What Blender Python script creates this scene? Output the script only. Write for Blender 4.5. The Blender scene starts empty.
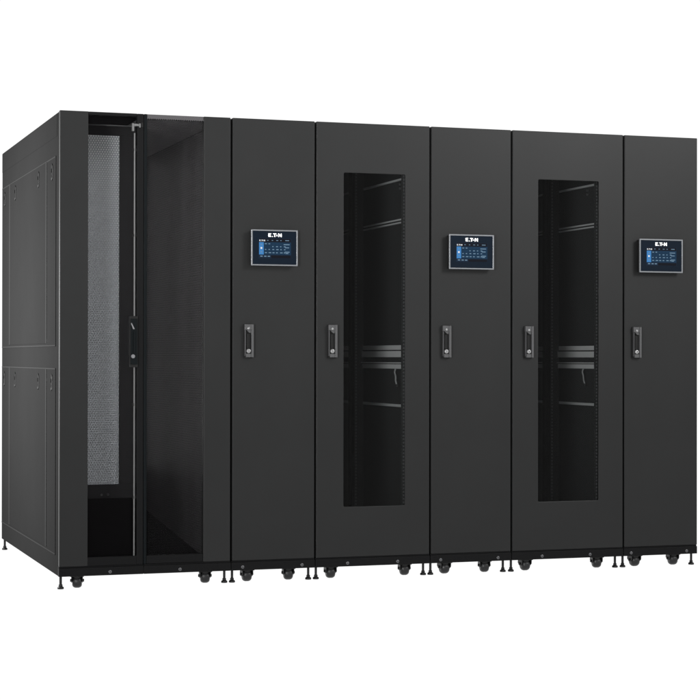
import bpy, math, random
from mathutils import Vector, Matrix
random.seed(4)
S = bpy.context.scene
COL = S.collection

# ------------------------------------------------------------------ materials
def new_mat(name):
    m = bpy.data.materials.new(name); m.use_nodes = True
    nt = m.node_tree; nt.nodes.clear()
    out = nt.nodes.new('ShaderNodeOutputMaterial')
    return m, nt, out

def principled(name, col, rough=.5, spec=.3, metal=0., bump=0., bscale=900., var=.0, emit=None, es=0.):
    m, nt, out = new_mat(name)
    p = nt.nodes.new('ShaderNodeBsdfPrincipled')
    p.inputs['Base Color'].default_value = (*col, 1)
    p.inputs['Roughness'].default_value = rough
    p.inputs['Specular IOR Level'].default_value = spec
    p.inputs['Metallic'].default_value = metal
    nt.links.new(p.outputs[0], out.inputs[0])
    tc = nt.nodes.new('ShaderNodeTexCoord')
    if bump:
        n = nt.nodes.new('ShaderNodeTexNoise'); n.inputs['Scale'].default_value = bscale
        n.inputs['Detail'].default_value = 3
        nt.links.new(tc.outputs['Object'], n.inputs['Vector'])
        b = nt.nodes.new('ShaderNodeBump'); b.inputs['Strength'].default_value = bump
        b.inputs['Distance'].default_value = .001
        nt.links.new(n.outputs['Fac'], b.inputs['Height']); nt.links.new(b.outputs[0], p.inputs['Normal'])
    if var:
        n2 = nt.nodes.new('ShaderNodeTexNoise'); n2.inputs['Scale'].default_value = 2.3
        n2.inputs['Detail'].default_value = 6; n2.inputs['Roughness'].default_value = .65
        nt.links.new(tc.outputs['Object'], n2.inputs['Vector'])
        r = nt.nodes.new('ShaderNodeMapRange')
        r.inputs['To Min'].default_value = rough - var; r.inputs['To Max'].default_value = rough + var
        nt.links.new(n2.outputs['Fac'], r.inputs['Value']); nt.links.new(r.outputs[0], p.inputs['Roughness'])
        mix = nt.nodes.new('ShaderNodeMix'); mix.data_type = 'RGBA'
        mix.inputs['A'].default_value = (*[c*.9 for c in col], 1)
        mix.inputs['B'].default_value = (*[c*1.1 for c in col], 1)
        nt.links.new(n2.outputs['Fac'], mix.inputs['Factor'])
        nt.links.new(mix.outputs['Result'], p.inputs['Base Color'])
    if emit:
        p.inputs['Emission Color'].default_value = (*emit, 1); p.inputs['Emission Strength'].default_value = es
    return m

def perforated(name, col, pitch, radius, rough=.5, spec=.3, zs=1.732, swap=False):
    """sheet metal with round holes in staggered rows (holes let light through)"""
    m, nt, out = new_mat(name); N = nt.nodes.new; L = nt.links.new
    tc = N('ShaderNodeTexCoord')
    def lattice(off):
        mp = N('ShaderNodeVectorMath'); mp.operation = 'MULTIPLY_ADD'
        L(tc.outputs['Object'], mp.inputs[0])
        mp.inputs[1].default_value = (0, 1/pitch, 1/(pitch*zs)) if swap else (1/pitch, 0, 1/(pitch*zs))
        mp.inputs[2].default_value = (0, off+50, off+50) if swap else (off+50, 0, off+50)
        fr = N('ShaderNodeVectorMath'); fr.operation = 'FRACTION'; L(mp.outputs[0], fr.inputs[0])
        su = N('ShaderNodeVectorMath'); su.operation = 'MULTIPLY_ADD'; L(fr.outputs[0], su.inputs[0])
        su.inputs[1].default_value = (0, pitch, pitch*zs) if swap else (pitch, 0, pitch*zs)
        su.inputs[2].default_value = (0, -pitch/2, -pitch*zs/2) if swap else (-pitch/2, 0, -pitch*zs/2)
        ln = N('ShaderNodeVectorMath'); ln.operation = 'LENGTH'; L(su.outputs[0], ln.inputs[0])
        return ln.outputs['Value']
    mn = N('ShaderNodeMath'); mn.operation = 'MINIMUM'; L(lattice(0), mn.inputs[0]); L(lattice(.5), mn.inputs[1])
    lt = N('ShaderNodeMath'); lt.operation = 'LESS_THAN'; L(mn.outputs[0], lt.inputs[0]); lt.inputs[1].default_value = radius
    p = N('ShaderNodeBsdfPrincipled'); p.inputs['Base Color'].default_value = (*col, 1)
    p.inputs['Roughness'].default_value = rough; p.inputs['Specular IOR Level'].default_value = spec
    t = N('ShaderNodeBsdfTransparent'); mx = N('ShaderNodeMixShader')
    L(lt.outputs[0], mx.inputs[0]); L(p.outputs[0], mx.inputs[1]); L(t.outputs[0], mx.inputs[2]); L(mx.outputs[0], out.inputs[0])
    return m

def glass_mat():
    m, nt, out = new_mat('tinted_glass'); N = nt.nodes.new; L = nt.links.new
    t = N('ShaderNodeBsdfTransparent'); t.inputs[0].default_value = (.80, .81, .81, 1)
    g = N('ShaderNodeBsdfGlossy'); g.inputs['Roughness'].default_value = .03
    mx = N('ShaderNodeMixShader'); mx.inputs[0].default_value = .0055
    L(t.outputs[0], mx.inputs[1]); L(g.outputs[0], mx.inputs[2]); L(mx.outputs[0], out.inputs[0])
    return m

PAINT  = principled('black_powder_coat', (.0098, .0100, .0100), .42, .135, bump=.16, var=.09)
PAINT2 = principled('side_powder_coat', (.0135, .0135, .0135), .65, .0, bump=.12, var=.05)
BASE   = principled('base_black', (.0042, .0042, .0044), .5, .055)
SEAM   = principled('seam_black', (.004, .004, .004), .6, .05)
INNER  = principled('inner_black', (.016, .016, .0165), .55, .06, var=.04)
CABIN  = principled('cabinet_inside_black', (.026, .026, .0262), .55, .08, var=.04)
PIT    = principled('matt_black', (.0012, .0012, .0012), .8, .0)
RAIL   = principled('rail_black', (.02, .02, .02), .5, .15)
HOLE   = principled('rail_hole_edge', (.085, .085, .087), .5, .2)
ZINC   = principled('zinc_plate', (.70, .69, .69), .42, .4, metal=.3, bump=.1, bscale=300)
STEEL  = principled('dull_steel', (.085, .085, .085), .45, .25)
ZINC2  = principled('zinc_bar', (.55, .55, .55), .42, .4, metal=.2)
CHROME = principled('bright_steel', (.30, .30, .30), .28, .5, metal=.9)
GREYP  = principled('handle_grey', (.042, .042, .043), .36, .30, bump=.05)
HANDLE = principled('handle_shade', (.028, .028, .029), .4, .2)
DARKP  = principled('handle_black', (.008, .008, .008), .45, .1)
BLUED  = principled('blue_black_edge', (.0028, .0038, .0043), .5, .05)
RUBBER = principled('caster_rubber', (.006, .006, .0063), .38, .3)
IRON   = principled('caster_iron', (.0045, .0045, .0045), .42, .2)
BOLT   = principled('screw_head', (.06, .06, .063), .4, .25, metal=.2)
BEZEL  = principled('silver_bezel', (.125, .13, .138), .38, .3, metal=.4)
PANEL  = principled('display_panel', (.0030, .0058, .0105), .3, .05)
LOGO   = principled('white_print', (.68, .68, .68), .5, .2)
def lit(name, c, s=1.):
    return principled(name, (.003, .003, .004), .35, .03, emit=c, es=s)
SC_BG   = lit('screen_navy', (.0055, .016, .034)); SC_BODY = lit('screen_teal', (.006, .032, .070))
SC_BAR  = lit('screen_blue', (.05, .22, .52));     SC_TXT  = lit('screen_text', (.16, .26, .36))
SC_WHT  = lit('screen_white', (.75, .78, .82));    SC_BLK  = lit('screen_black', (.002, .003, .006))
SC_LINE = lit('screen_line', (.004, .018, .036))
MESHF  = perforated('fine_mesh', (.0065, .006, .0065), .0056, .00258, spec=.02)
MESHR  = perforated('fine_mesh_grey', (.0090, .0086, .0090), .0060, .00272, spec=.03)
MESHB  = perforated('rear_mesh', (.05, .05, .052), .010, .0046)
MESHG  = perforated('grey_mesh', (.43, .45, .475), .0118, .0034)
GLASS  = glass_mat()

# ------------------------------------------------------------------ mesh helper
class MB:
    def __init__(s): s.v = []; s.f = []; s.m = []
    def face(s, idx, mi=0): s.f.append(idx); s.m.append(mi)
    def box(s, x0, x1, y0, y1, z0, z1, mi=0):
        b = len(s.v)
        s.v += [(x, y, z) for z in (z0, z1) for y in (y0, y1) for x in (x0, x1)]
        for q in ((0,2,3,1),(4,5,7,6),(0,1,5,4),(2,6,7,3),(0,4,6,2),(1,3,7,5)): s.face([b+i for i in q], mi)
        return s
    def cyl(s, p0, p1, r0, r1=None, n=20, mi=0):
        r1 = r0 if r1 is None else r1
        p0, p1 = Vector(p0), Vector(p1); ax = (p1-p0).normalized()
        a = ax.orthogonal().normalized(); c = ax.cross(a); b = len(s.v)
        for p, r in ((p0, r0), (p1, r1)):
            for i in range(n):
                t = 2*math.pi*i/n; s.v.append(tuple(p + (a*math.cos(t)+c*math.sin(t))*r))
        for i in range(n):
            j = (i+1) % n; s.face([b+i, b+j, b+n+j, b+n+i], mi)
        s.face([b+i for i in reversed(range(n))], mi); s.face([b+n+i for i in range(n)], mi)
        return s
    def lathe(s, c, axis, prof, n=28, mi=0):
        """profile (offset along axis, radius)"""
        c, ax = Vector(c), Vector(axis).normalized(); a = ax.orthogonal().normalized(); d = ax.cross(a); b = len(s.v)
        for o, r in prof:
            for i in range(n):
                t = 2*math.pi*i/n; s.v.append(tuple(c + ax*o + (a*math.cos(t)+d*math.sin(t))*r))
        for k in range(len(prof)-1):
            for i in range(n):
                j = (i+1) % n; s.face([b+k*n+i, b+k*n+j, b+(k+1)*n+j, b+(k+1)*n+i], mi)
        s.face([b+i for i in reversed(range(n))], mi); s.face([b+(len(prof)-1)*n+i for i in range(n)], mi)
        return s
    def prism(s, poly, y0, y1, mi=0):
        """poly: (x, z) counter-clockwise seen from -Y; extruded y0 (front) to y1"""
        b = len(s.v); n = len(poly)
        s.v += [(x, y0, z) for x, z in poly] + [(x, y1, z) for x, z in poly]
        s.face([b+i for i in range(n)], mi); s.face([b+n+i for i in reversed(range(n))], mi)
        for i in range(n):
            j = (i+1) % n; s.face([b+j, b+i, b+n+i, b+n+j], mi)
        return s
    def plate_hole(s, x0, x1, z0, z1, a0, a1, c0, c1, r, y0, y1, mi=0, k=5):
        """door plate with a round-cornered window"""
        arcs = []
        for (cx, cz, t0) in ((a1-r, c1-r, 0), (a0+r, c1-r, 90), (a0+r, c0+r, 180), (a1-r, c0+r, 270)):
            arcs.append([(cx+r*math.cos(math.radians(t0+90*i/k)), cz+r*math.sin(math.radians(t0+90*i/k))) for i in range(k+1)])
        outer = [(x1, z1), (x0, z1), (x0, z0), (x1, z0)]
        b = len(s.v); n = 4*(k+1)
        inner = [p for a in arcs for p in a]
        for y in (y0, y1): s.v += [(x, y, z) for x, z in outer] + [(x, y, z) for x, z in inner]
        o2 = n+4
        def quad(ids, flip=False):
            ids = list(ids); s.face([b+i for i in (reversed(ids) if flip else ids)], mi)
        for base, fl in ((0, False), (o2, True)):
            for q in range(4):
                for i in range(k): quad((base+q, base+4+q*(k+1)+i+1, base+4+q*(k+1)+i), fl)
                q2 = (q+1) % 4
                quad((base+q, base+q2, base+4+q2*(k+1), base+4+q*(k+1)+k), fl)
        for q in range(4):
            q2 = (q+1) % 4; quad((q, o2+q, o2+q2, q2))
        for i in range(n):
            j = (i+1) % n; quad((4+i, 4+j, o2+4+j, o2+4+i))
        return s
    def rot(s, ang, c):
        R = Matrix.Rotation(ang, 3, 'Z'); c = Vector(c)
        s.v = [tuple(R @ (Vector(v)-c) + c) for v in s.v]; return s
    def build(s, name, mats, parent=None, bevel=0., seg=2, smooth=False, label=None):
        me = bpy.data.meshes.new(name); me.from_pydata(s.v, [], s.f)
        for m in (mats if isinstance(mats, (list, tuple)) else [mats]): me.materials.append(m)
        for p, mi in zip(me.polygons, s.m): p.material_index = mi
        me.update()
        import bmesh
        bm = bmesh.new(); bm.from_mesh(me); bmesh.ops.recalc_face_normals(bm, faces=bm.faces); bm.to_mesh(me); bm.free()
        if smooth:
            for p in me.polygons: p.use_smooth = True
            try: me.set_sharp_from_angle(angle=math.radians(40))
            except Exception: pass
        o = bpy.data.objects.new(name, me); COL.objects.link(o)
        if parent: o.parent = parent
        if bevel:
            bv = o.modifiers.new('edge', 'BEVEL'); bv.width = bevel; bv.segments = seg
            bv.limit_method = 'ANGLE'; bv.angle_limit = math.radians(40); bv.harden_normals = False
        if label: o['label'] = label
        return o

def thing(name, x, label, cat, group=None):
    o = bpy.data.objects.new(name, None); COL.objects.link(o)
    o.location = (x, 0, 0); o.empty_display_size = .2
    o['label'] = label; o['category'] = cat
    if group: o['group'] = group
    return o

# ------------------------------------------------------------------ dimensions (metres)
H, ZB, ZD, D = 2.096, .056, .0995, 1.79
X = [0, .7766, 1.1733, 1.7355, 2.1488, 2.738, 3.141]
GAP = .0045

def base_rail(t, spans, screws, lx):
    for a, b in spans:
        r = MB().box(a, b, -.001, .03, ZB, .0925).box(a+.0005, b-.0003, .004, .0335, .0926, .0990).build('base_rail', BASE, t, .0015)
        for sx in screws:
            if a < sx-lx < b:
                q = MB().lathe((sx-lx, -.0005, .071), (0, -1, 0), [(0, .0075), (.002, .0075), (.0035, .0055)], 16)
                q.box(sx-lx-.0045, sx-lx+.0045, -.0046, -.0038, .0702, .0718, 1)
                q.build('screw', [BOLT, DARKP], r, smooth=True)

def caster(t, x, y, ang, floor=0.):
    r = .029
    f = MB(); c = (x, y, 0)
    f.box(x-.030, x+.030, y-.027, y+.027, ZB-.0045, ZB-.0005)           # top plate
    f.cyl((x, y, ZB-.014), (x, y, ZB-.004), .021, .024)                 # swivel head
    off = .004; ang = ang-.75
    for sx in (-1, 1):                                                  # fork cheeks
        b = len(f.v); xs = x+sx*.0235
        prof = [(-.024, ZB-.005), (.030, ZB-.005), (.034, ZB-.020), (off+.012, .024), (off-.010, .024), (-.022, ZB-.022)]
        for dx in (-.0018, .0018): f.v += [(xs+dx, y+p[0], p[1]) for p in prof]
        n = len(prof)
        f.face([b+i for i in range(n)]); f.face([b+n+i for i in reversed(range(n))])
        for i in range(n): j = (i+1) % n; f.face([b+i, b+j, b+n+j, b+n+i])
    f.cyl((x-.0305, y+off, r+.004), (x+.0305, y+off, r+.004), .0065, n=12)          # axle nut
    f.rot(ang, c)
    o = f.build('caster', IRON, t, .001, smooth=True)
    w = MB().lathe((x, y+off, r), (1, 0, 0), [(-.021, .012), (-.021, .017), (-.019, .0225), (-.014, .0268), (-.007, r), (.007, r), (.014, .0268), (.019, .0225), (.021, .017), (.021, .012)], 32)
    w.rot(ang, c).build('wheel', RUBBER, o, smooth=True)

def foot(t, x, y):
    m = MB().cyl((x, y, .010), (x, y, ZB+.01), .0058, n=14)
    m.lathe((x, y, .012), (0, 0, 1), [(0, .0085), (.007, .0085), (.009, .006)], 6)
    m.lathe((x, y, 0), (0, 0, 1), [(0, .0135), (.005, .0145), (.009, .0125), (.012, .007)], 20)
    m.build('leveling_foot', IRON, t, smooth=True)

def swing_handle(parent, x, z0=1.013, z1=1.167, w=.042):
    """lift-and-turn handle: dish, lever, lock"""
    a, b = x-w/2, x+w/2
    m = MB()
    m.box(a, b, -.006, 0.001, z0, z1, 1)                                 # dark dish
    m.box(a, b-.011, -.020, -.0055, z1-.026, z1-.002, 0)                   # pivot head
    m.prism([(a+.008, z1-.026), (b-.011, z1-.026), (b-.011, z1-.040), (a+.022, z1-.040)], -.017, -.0055, 0)
    m.box(b-.0112, b-.001, -.023, -.0055, z0+.004, z1-.002, 0)             # right lip
    m.box(a+.001, a+.0065, -.016, -.0055, z0+.010, z1-.026, 4)           # left lip, darker grey for its shaded side
    m.box(a+.0065, b-.0112, -.019, -.0055, z0+.004, z0+.020, 2)           # bottom
    m.box(a+.011, b-.015, -.014, -.0055, z0+.044, z1-.044, 1)           # recessed lever, shade of the recess put in as black
    m.lathe((x-.002, -.008, z0+.032), (0, -1, 0), [(0, .0105), (.010, .0105), (.013, .008)], 20, 3)   # lock barrel
    m.box(x-.003, x-.001, -.0215, -.0205, z0+.027, z0+.037, 1)
    m.lathe((x-.004, -.0185, z1-.020), (0, -1, 0), [(0, .006), (.004, .005)], 16, 3)
    return m.build('handle', [GREYP, DARKP, GREYP, CHROME, HANDLE], parent, .0012)

def letters(m, x, z, h, y, mi=0):
    """the maker's lettering: E, low wedge, T, round dot, N"""
    s = h
    def bx(a, b, c, d): m.box(x+a*s, x+b*s, y-.0006, y, z+c*s, z+d*s, mi)
    bx(0, .34, 0, 1); bx(.34, .86, .78, 1); bx(.34, .74, .39, .61); bx(.34, .86, 0, .22)
    m.prism([(x+1.0*s, z), (x+1.34*s, z), (x+1.17*s, z+.36*s)], y-.0006, y, mi)
    bx(1.34, 2.32, .76, 1); bx(1.66, 2.0, 0, .76)
    m.cyl((x+2.42*s, y-.0006, z+.40*s), (x+2.42*s, y, z+.40*s), .20*s, n=16, mi=mi)
    bx(2.80, 3.10, 0, 1); bx(3.52, 3.82, 0, 1)
    m.prism([(x+3.10*s, z+1*s), (x+3.10*s, z+.58*s), (x+3.52*s, z), (x+3.52*s, z+.42*s)], y-.0006, y, mi)

def display(t, x0, x1, z0=1.430, z1=1.593):
    W, Hh = x1-x0, z1-z0
    m = MB(); b = .0065
    m.box(x0+.004, x1-.004, -.028, .001, z0+.004, z1-.004, 1)
    m.plate_hole(x0, x1, z0, z1, x0+b, x1-b, z0+b, z1-b, .002, -.036, -.0275, 0)
    m.box(x0+b+.0003, x1-b-.0003, -.0335, -.0278, z0+b+.0003, z1-b-.0003, 2)
    o = m.build('display', [BEZEL, DARKP, PANEL], t, .0015)
    U = lambda u: x0 + W*u/392.; V = lambda v: z1 - Hh*v/305.
    lg = MB(); letters(lg, U(143), V(61), (V(30)-V(61)), -.0336); lg.build('logo', LOGO, o)
    s = MB(); yb = -.0336
    def r(u0, u1, v0, v1, mi, lay): s.box(U(u0), U(u1), yb-.0004*lay, yb-.0004*(lay-1)+.00005 if lay > 1 else yb+.0001, V(v1), V(v0), mi)
    r(62, 337, 72, 242, 0, 1)
    r(66, 105, 107, 211, 2, 2); r(106, 333, 107, 211, 1, 2); r(168, 333, 217, 240, 5, 2); r(66, 333, 75, 104, 5, 2)
    for v in (133, 159, 185): r(108, 331, v, v+1.5, 6, 3)
    for u in (139, 169, 202, 236, 268): r(u, u+1.2, 109, 210, 6, 3)
    letters(s, U(68), V(99), (V(81)-V(99))*.74, yb-.0005, 4)
    r(78, 92, 148, 164, 4, 3)
    for v in (122, 184): r(80, 91, v, v+9, 3, 3)
    rnd = random.Random(7)
    for u in (132, 172, 210, 244): r(u, u+rnd.uniform(10, 20), 88, 93, 3, 3)
    r(286, 318, 87, 93, 3, 3)
    for v, us in ((116, (112, 142)), (139, (174, 206, 240, 272)), (164, (113, 143, 175, 208, 242, 273)), (191, (112, 144, 176, 206, 240, 272))):
        for u in us: r(u+2, u+rnd.uniform(12, 24), v, v+7, 3, 4)
    for v, a, b2, mi in ((121, 272, 322, 3), (147, 284, 318, 3), (184, 282, 322, 3), (195, 288, 312, 3)): r(a, b2, v, v+7, mi, 4)
    for u in (76, 108, 138): r(u, u+20, 221, 229, 3, 3)
    s.build('screen', [SC_BG, SC_BODY, SC_BAR, SC_TXT, SC_WHT, SC_BLK, SC_LINE], o)

def shell(t, w, roof=None, left=True):
    """side walls, roof, floor and rear of a cabinet carcass"""
    g = .0010
    MB().box(g, .022, .034, D, ZB+.001, H).build('side_panel', CABIN, t, .0015)
    MB().box(w-.022, w-g, .034, D, ZB+.001, H).build('side_panel', CABIN, t, .0015)

# ------------------------------------------------------------------ 1: rack with split mesh doors
t = thing('server_rack', X[0], 'wide black server rack with split perforated front doors, its bare left side showing', 'server rack', 'server racks in the row')
W = X[1]-X[0]
# outer left side, with its two lift-off panels
sp = MB()
sp.box(.0, .030, .034, D, ZB, H-.003)
spo = sp.build('side_panel', PAINT2, t, .004, 3)
for z0, z1 in ((1.066, 1.903), (.146, .966)):
    pn = MB()
    pn.box(-.0035, .0005, .085, 1.765, z0, z1, 0)
    c = .003
    yl, yr = .325, 1.478                                                    # raised field between two pressed folds
    pn.box(-.0058, -.0025, yl, yr, z0+.012, z1-.003, 0)
    for yy in (.176, .539, 1.274, 1.667):                                # key slots for the lift-off panel
        off = -.0090 if yl < yy < yr else -.0066
        zz = z1-.045
        pn.lathe((off+.003, yy, zz), (-1, 0, 0), [(0, .021), (.003, .021)], 16, 1)
        pn.box(off, off+.003, yy-.011, yy+.011, zz-.030, zz, 1)
        pn.box(off-.0008, off+.002, yy-.0245, yy-.0220, zz-.050, zz+.010, 2)
        pn.lathe((off+.003, yy, zz-.045), (-1, 0, 0), [(0, .011), (.003, .011)], 14, 1)
        pn.lathe((off+.003, yy, zz-.047), (-1, 0, 0), [(0, .006), (.0036, .006)], 12, 2)
    for yy in (yl-.010, yr-.010): pn.box(-.0066, -.0020, yy, yy+.022, z0+.012, z1-.003, 3)
    pn.box(-.0046, .0, .087, 1.763, z1-.0045, z1+.0015, 3); pn.box(-.0046, .0, .087, 1.763, z0-.0015, z0+.0040, 3)  # paler strips paint the light caught along the folds
    for yy in (.310, 1.492): pn.cyl((-.0041, yy, z0+.020), (.0, yy, z0+.020), .013, n=14, mi=1); pn.cyl((-.0041, yy, z1-.055), (.0, yy, z1-.055), .010, n=14, mi=1)
    pn.build('lift_off_panel', [PAINT2, SEAM, principled('slot_lip', (.035, .035, .035), .5, .1), principled('fold_highlight', (.024, .024, .024), .6, .0)], t, .0018, 2)
fo = MB(); fo.box(-.0018, .0, .06, D-.01, 1.990, H-.008); fo.build('top_fold', PAINT2, t, .0018)
MB().box(W-.022, W-.001, .034, D, ZB+.001, H).build('side_panel', PIT, t, .0015)
MB().box(W-.0300, W-.0285, .036, D-.02, .08, H-.0125).build('inner_wall', perforated('wall_mesh', (.085, .082, .085), .013, .0040, spec=.04, swap=True), t)
# roof: solid border, perforated field at the back left added to backlight the baffle
rf = MB()
rf.box(.0305, W-.0305, .034, .38, H-.012, H-.001); rf.box(.0305, W-.0305, 1.70, D, H-.012, H-.001)
rf.box(.0305, .05, .3805, 1.6995, H-.012, H-.001); rf.box(.455, W-.0305, .3805, 1.6995, H-.012, H-.001)
ro = rf.build('roof', principled('roof_inside', (.18, .175, .18), .6, .05), t, .001)
rm = MB(); rm.box(.045, .46, .375, 1.705, H-.0005, H+.001)
mroof = perforated('roof_mesh', (.05, .05, .052), .010, .0046)
for nd in mroof.node_tree.nodes:
    if nd.type == 'VECT_MATH' and nd.operation == 'MULTIPLY_ADD':
        a = nd.inputs[1].default_value; nd.inputs[1].default_value = (a[0], a[2], 0)
        b = nd.inputs[2].default_value; nd.inputs[2].default_value = (b[0], b[2], 0)
rm.build('backlight_vent', mroof, t)
# floor plate, slope made up so matt black draws the shaded wedge
fl = MB(); b = 0
fl.v += [(.031, .035, .094), (W-.0305, .035, .094), (W-.0305, .48, .088), (.031, .48, .088), (W-.0305, D-.02, .213), (.031, D-.02, .213)]
fl.v += [(x, y, z-.004) for x, y, z in fl.v]
for q in ((0,1,2,3),(3,2,4,5),(6,9,8,7),(9,11,10,8),(0,6,7,1),(5,4,10,11),(0,3,9,6),(3,5,11,9),(1,7,8,2),(2,8,10,4)): fl.face(q)
fl.build('floor_plate', PIT, t)
MB().box(.0305, W-.0305, D-.018, D-.002, ZB+.001, .42).build('rear_panel', PIT, t, .001)
rd = MB(); rd.box(.031, .075, D-.018, D-.001, .4205, H-.0125); rd.box(W-.075, W-.031, D-.018, D-.001, .4205, H-.0125); 
ro_ = rd.build('rear_frame', INNER, t, .001)
MB().box(.0755, W-.0755, D-.012, D-.0105, .4205, H-.0125).build('rear_mesh', MESHB, t)
# grey perforated baffle inside, seen through the left door
yp = .35
bf = MB()
bf.box(.031, .447, yp+.003, yp+.018, .367, .431); bf.box(.031, .447, yp+.003, yp+.018, 2.037, H-.0125)
bf.box(.031, .060, yp+.003, yp+.018, .4315, 2.0365); bf.box(.338, .447, yp+.003, yp+.018, .4315, 2.0365)
bfo = bf.build('baffle_frame', INNER, t, .0015)
MB().box(.055, .345, yp+.0185, yp+.020, .425, 2.045).build('baffle_mesh', MESHG, bfo)
fm_, nt_, out_ = new_mat('diffuser_mat')
tl_ = nt_.nodes.new('ShaderNodeBsdfTranslucent'); tl_.inputs[0].default_value = (.96, .97, .98, 1); nt_.links.new(tl_.outputs[0], out_.inputs[0])
fv = MB(); fv.v = [(.056, yp+.024, .428), (.344, yp+.024, .428), (.344, yp+.024, 2.040), (.056, yp+.024, 2.040)]; fv.face([0, 1, 2, 3])
fv.build('diffuser_sheet', fm_, bfo)  # added diffuser: spreads back light so the baffle mesh looks evenly pale
q = MB()
for xx, zz in ((.285, .385), (.255, .384)): q.lathe((xx, yp+.003, zz), (0, -1, 0), [(0, .006), (.003, .0045)], 14)
q.build('screw', BOLT, bfo, smooth=True)
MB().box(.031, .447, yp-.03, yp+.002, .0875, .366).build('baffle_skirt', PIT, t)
MB().box(.0312, .365, .036, yp-.002, H-.0150, H-.0124).build('roof_shade_strip', PIT, t)  # black strip added to paint the shade under the front of the roof
cb = MB().box(.031, .40, .20, .212, 2.062, 2.0665); cb.build('roof_brace', STEEL, t, .001)
# split doors
d1 = MB()
d1.box(.0015, .126, 0, .030, ZD, H); d1.box(.1262, .3445, .0005, .026, ZD, .137, 1); d1.box(.1262, .3445, .004, .026, H-.0135, H, 1)
o1 = d1.build('door', [PAINT, BASE], t, .0012, 2)
MB().box(.3447, .3735, .001, .028, ZD, H-.0005).build('meeting_stile', BASE, o1, .002)
MB().box(.1262, .3445, .0205, .022, .1372, H-.002).build('mesh_panel', MESHF, o1)
rdm = MB(); rdm.cyl((.335, .012, .1372), (.335, .012, .975), .0036, n=12); rdm.cyl((.335, .012, 1.196), (.335, .012, 2.010), .0036, n=12)
for zz in (.39, .80, 1.55, 1.93): rdm.box(.328, .3445, .009, .019, zz, zz+.012, 1)
rdm.build('lock_rod', [STEEL, DARKP], o1, smooth=True)
hb = MB()
hb.box(.309, .346, -.012, .020, .972, 1.198, 1)
hb.box(.313, .342, -.020, -.0122, .985, 1.186, 0)
hb.box(.325, .331, -.026, -.0202, 1.03, 1.13, 0)
hb.lathe((.322, -.0202, 1.020), (0, -1, 0), [(0, .009), (.007, .009), (.009, .006)], 18, 2)
hb.prism([(.312, 1.166), (.316, 1.168), (.330, 1.140), (.322, 1.140)], -.025, -.0202, 2)
hb.build('handle', [BLUED, DARKP, principled('worn_steel', (.11, .11, .115), .35, .3)], o1, .0012)
lt = MB(); lt.box(.322, .331, .0, .016, 2.018, 2.052, 0); lt.box(.331, .352, -.002, .016, 2.040, 2.050, 0); lt.box(.352, .359, -.004, .0, 2.034, 2.052, 0); lt.box(.361, .370, -.004, .0, 2.036, 2.056, 1)
lt.build('top_latch', [STEEL, DARKP], o1, .001)
d2 = MB()
d2.box(.647, W-GAP, 0, .030, ZD, H); d2.box(.3895, .6468, .0005, .026, ZD, .137, 1)
o2 = d2.build('door', [PAINT, BASE], t, .0035, 3)
MB().box(.3755, .3893, .001, .028, ZD, H-.0005).build('meeting_stile', BLUED, o2, .002)
MB().box(.3895, .6468, .0205, .022, .1372, H-.022).build('mesh_panel', MESHR, o2)
hm = MB(); hm.box(.3895, .6468, .004, .024, H-.0215, H-.001)
for i in range(26): hm.cyl((.396+i*.0098, .0035, H-.0215), (.396+i*.0098, .006, H-.0215), .0028, n=8, mi=1)
hm.build('top_rail', [principled('rail_highlight', (.045, .043, .045), .4, .2), SEAM], o2)  # lighter grey puts the hem's highlight into the colour
base_rail(t, ((.0, .375), (.377, W-.0015)), (.226, .541), 0)
for x, y, a in ((.088, .045, .55), (.667, .045, .6), (.1, D-.1, .4), (.66, D-.1, 1)): caster(t, x, y, a)
for x in (.0125, .752): foot(t, x, .028)
for x in (.0125, .752): foot(t, x, D-.03)

# ------------------------------------------------------------------ narrow cooling cabinets
def cooling_cabinet(i, label, hx, dx, screws, casters, feet):
    x = X[i]; w = X[i+1]-x
    t = thing('cooling_cabinet', x, label, 'cooling cabinet', 'narrow cooling cabinets with touchscreens')
    MB().box(.001, w-.001, .034, D, ZB+.001, H-.001).build('body', PAINT, t, .002)
    r = w-GAP if i < 5 else w-.0015
    d = MB().box(GAP, r, 0, .030, ZD, H).build('door', PAINT, t, .003, 3)
    swing_handle(d, hx-x-.004)
    display(t, dx[0]-x-.0095, dx[1]-x-.0095)
    base_rail(t, ((.0015, w-.0015),), screws, x)
    for cx, a in casters: caster(t, cx-x, .045, a)
    for cx in casters: caster(t, cx[0]-x, D-.1, .4)
    for fx in feet: foot(t, fx-x, .028); foot(t, fx-x, D-.03)

cooling_cabinet(1, 'narrow black cooling cabinet with touchscreen beside the mesh-door rack', .8585, (.868, 1.087), (.830, 1.110), ((.862, .7), (1.058, .6)), (.788, 1.1485))
cooling_cabinet(3, 'narrow black cooling cabinet with touchscreen standing between the two glass-door racks', 1.8165, (1.825, 2.052), (1.788, 2.079), ((1.825, .75), (2.028, .55)), (1.7475, 2.116))
cooling_cabinet(5, 'narrow black cooling cabinet with touchscreen closing the far right end of the row', 2.8075, (2.815, 3.050), (2.779, 3.081), ((2.821, .7), (3.030, .6)), (2.747, 3.122))

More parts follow.
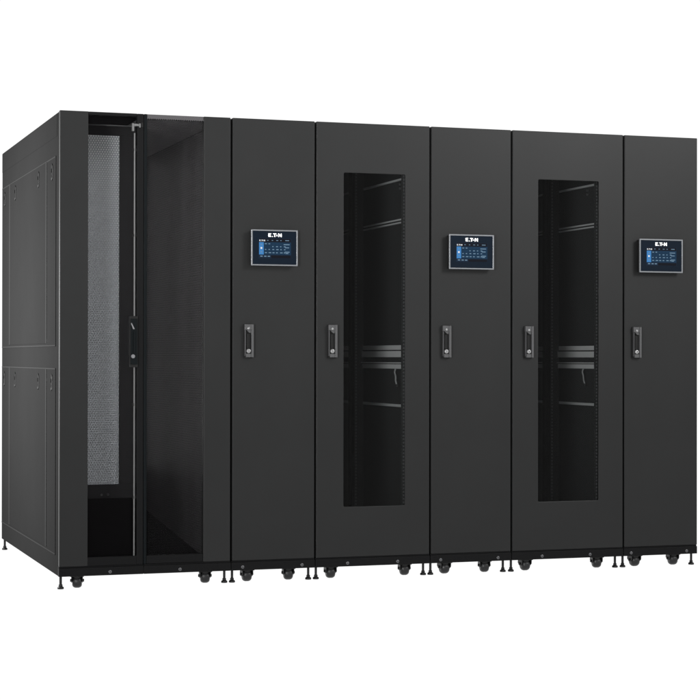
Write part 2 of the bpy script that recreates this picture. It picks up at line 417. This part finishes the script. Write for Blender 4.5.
# ------------------------------------------------------------------ racks with a glass window
def glass_rack(i, label, hx, win, screws, casters, feet, ry=.86):
    x = X[i]; w = X[i+1]-x
    t = thing('server_rack', x, label, 'server rack', 'server racks in the row')
    shell(t, w)
    MB().box(.0225, w-.0225, .034, D, H-.012, H-.001).build('roof', PIT, t, .001)
    MB().box(.0225, w-.0225, .034, D, ZB+.001, .075).build('floor_plate', CABIN, t, .001)
    MB().box(.0225, w-.0225, D-.018, D-.001, .0755, H-.0125).build('rear_panel', CABIN, t, .001)
    a, b = win[0]-x, win[1]-x
    dm = MB().plate_hole(GAP, w-GAP, ZD, H, a, b, .330, 1.866, .007, 0, .006)
    dm.box(GAP+.0002, GAP+.014, .0062, .030, ZD, H); dm.box(w-GAP-.014, w-GAP-.0002, .0062, .030, ZD, H)
    dm.box(GAP+.0142, w-GAP-.0142, .0062, .030, ZD, ZD+.014); dm.box(GAP+.0142, w-GAP-.0142, .0062, .030, H-.014, H)
    d = dm.build('door', PAINT, t, .002, 2)
    MB().box(a-.012, b+.012,   .0063, .0100, .318, 1.878).build('window', GLASS, d)
    swing_handle(d, hx-x-.004)
    # 19-inch mounting rails with square holes
    def rail(x0, x1, y, hx0, hx1, leg):
        m = MB(); m.box(x0, x1, y, y+.003, .08, H-.015)
        lx = x1 if leg > 0 else x0
        m.box(min(lx, lx-.004*leg), max(lx, lx-.004*leg), y+.0031, y+.055, .08, H-.015)
        z = .10
        while z < H-.04:
            m.box(hx0, hx1, y-.0006, y+.0005, z, z+.0085, 1); z += .0165
        m.build('mounting_rail', [RAIL, HOLE], t)
    wr = w-.0225
    rail(w-.108, w-.066, .10, w-.099, w-.0915, 1)
    rail(.066, .108, .10, .0915, .099, -1)
    rail(wr-.058, wr-.012, ry, wr-.055, wr-.047, 1)
    rail(.034, .080, ry, .062, .070, -1)
    MB().box(wr-.055, wr-.001, ry+.056, ry+.11, .08, H-.015).build('rear_post', PIT, t)
    # zinc cross members along the right wall
    yb0, yb1 = .165, D-.08
    for prof, mat in (((1.872, 1.882, .010),), ZINC2), (((1.664, 1.671, .014), (1.679, 1.687, .010)), ZINC2), \
                     (((1.018, 1.048, .020), (1.054, 1.076, .013)), ZINC), (((.962, .984, .018), (.988, .993, .024)), ZINC), (((.777, .790, .012),), ZINC2):
        m = MB()
        for z0, z1, dp in prof: m.box(wr-dp, wr-.0005, yb0, yb1, z0, z1)
        m.build('side_brace', mat, t, .0015)
    hk = MB(); yk = .352
    pts = [(wr-.022, yk, .962), (wr-.024, yk+.008, .945), (wr-.020, yk+.003, .925), (wr-.026, yk-.012, .905), (wr-.022, yk-.018, .882)]
    for p, q in zip(pts[:-1], pts[1:]): hk.cyl(p, q, .0038, n=10)
    hk.lathe(pts[-1], (0, 0, -1), [(-.006, .006), (.006, .006)], 12, 1)
    hk.build('cable_hook', [principled('hook_grey', (.25, .25, .25), .4, .3), RAIL], t, smooth=True)
    tb = MB()
    for yy, zz in ((.345, 1.855), (.345, 1.835)): tb.lathe((wr-.0005, yy, zz), (-1, 0, 0), [(0, .006), (.006, .0055)], 12)
    tb.build('bolt', CHROME, t, smooth=True)
    base_rail(t, ((.0015, w-.0015),), screws, x)
    for cx, a_ in casters: caster(t, cx-x, .045, a_)
    for cx in casters: caster(t, cx[0]-x, D-.1, .4)
    for fx in feet: foot(t, fx-x, .028); foot(t, fx-x, D-.03)

glass_rack(2, 'black server rack with tall glass window, left of the middle touchscreen cabinet', 1.256, (1.309, 1.610), (1.329, 1.574), ((1.261, .65), (1.624, .6)), (1.185, 1.711))
glass_rack(4, 'black server rack with tall glass window, right of the middle touchscreen cabinet', 2.237, (2.286, 2.604), (2.307, 2.559), ((2.239, .7), (2.616, .55)), (2.1575, 2.706), .66)

# ------------------------------------------------------------------ the setting: white floor made translucent so the white world glows through, without shadows
m, nt, out = new_mat('translucent_white_sheet')
tr = nt.nodes.new('ShaderNodeBsdfTranslucent'); tr.inputs[0].default_value = (1, 1, 1, 1)
nt.links.new(tr.outputs[0], out.inputs[0])
fm = MB(); R = 90; n = 64
fm.v = [(R*math.cos(2*math.pi*i/n), R*math.sin(2*math.pi*i/n), -.0005) for i in range(n)]; fm.face(list(range(n)))
fo = fm.build('floor', m); fo['kind'] = 'structure'

w = bpy.data.worlds.new('World'); S.world = w; w.use_nodes = True
bg = w.node_tree.nodes['Background']; bg.inputs[0].default_value = (1, 1, 1, 1); bg.inputs[1].default_value = 1.03

def area(name, loc, aim, size, power, sy=None, spread=None):
    l = bpy.data.lights.new(name, 'AREA'); l.energy = power; l.size = size
    if spread: l.spread = math.radians(spread)
    if sy: l.shape = 'RECTANGLE'; l.size_y = sy
    o = bpy.data.objects.new(name, l); COL.objects.link(o); o.location = loc
    o.rotation_euler = (Vector(aim)-Vector(loc)).to_track_quat('-Z', 'Y').to_euler()
    return o
area('softbox_right', (5.1, -4.7, 4.0), (2.6, 0, 1.9), 1.7, 290)
area('softbox_front', (-3.6, -7.0, 1.3), (1.2, 0, 2.35), 1.6, 62, spread=44)
area('softbox_side', (-1.65, .95, 1.30), (0, .95, 1.22), .8, 185)

# ------------------------------------------------------------------ camera
cd = bpy.data.cameras.new('Camera'); cam = bpy.data.objects.new('Camera', cd); COL.objects.link(cam)
r2 = Vector((.94771356, -.31911971, .00127515)); u2 = Vector((-.00250708, -.00344965, .99999091)); fw = Vector((.31911241, .94770813, .00406934))
Mx = Matrix((r2, u2, -fw)).transposed().to_4x4(); Mx.translation = Vector((-1.36138881, -8.02208543, 1.01624802))
cam.matrix_world = Mx
cd.sensor_width = 36; cd.lens = 36*1839.984/700; cd.clip_start = .1; cd.clip_end = 500
S.camera = cam

S.render.engine = 'CYCLES'
S.cycles.transparent_max_bounces = 24; S.cycles.max_bounces = 10
S.view_settings.view_transform = 'Standard'; S.view_settings.look = 'None'
S.view_settings.exposure = 0; S.view_settings.gamma = 1
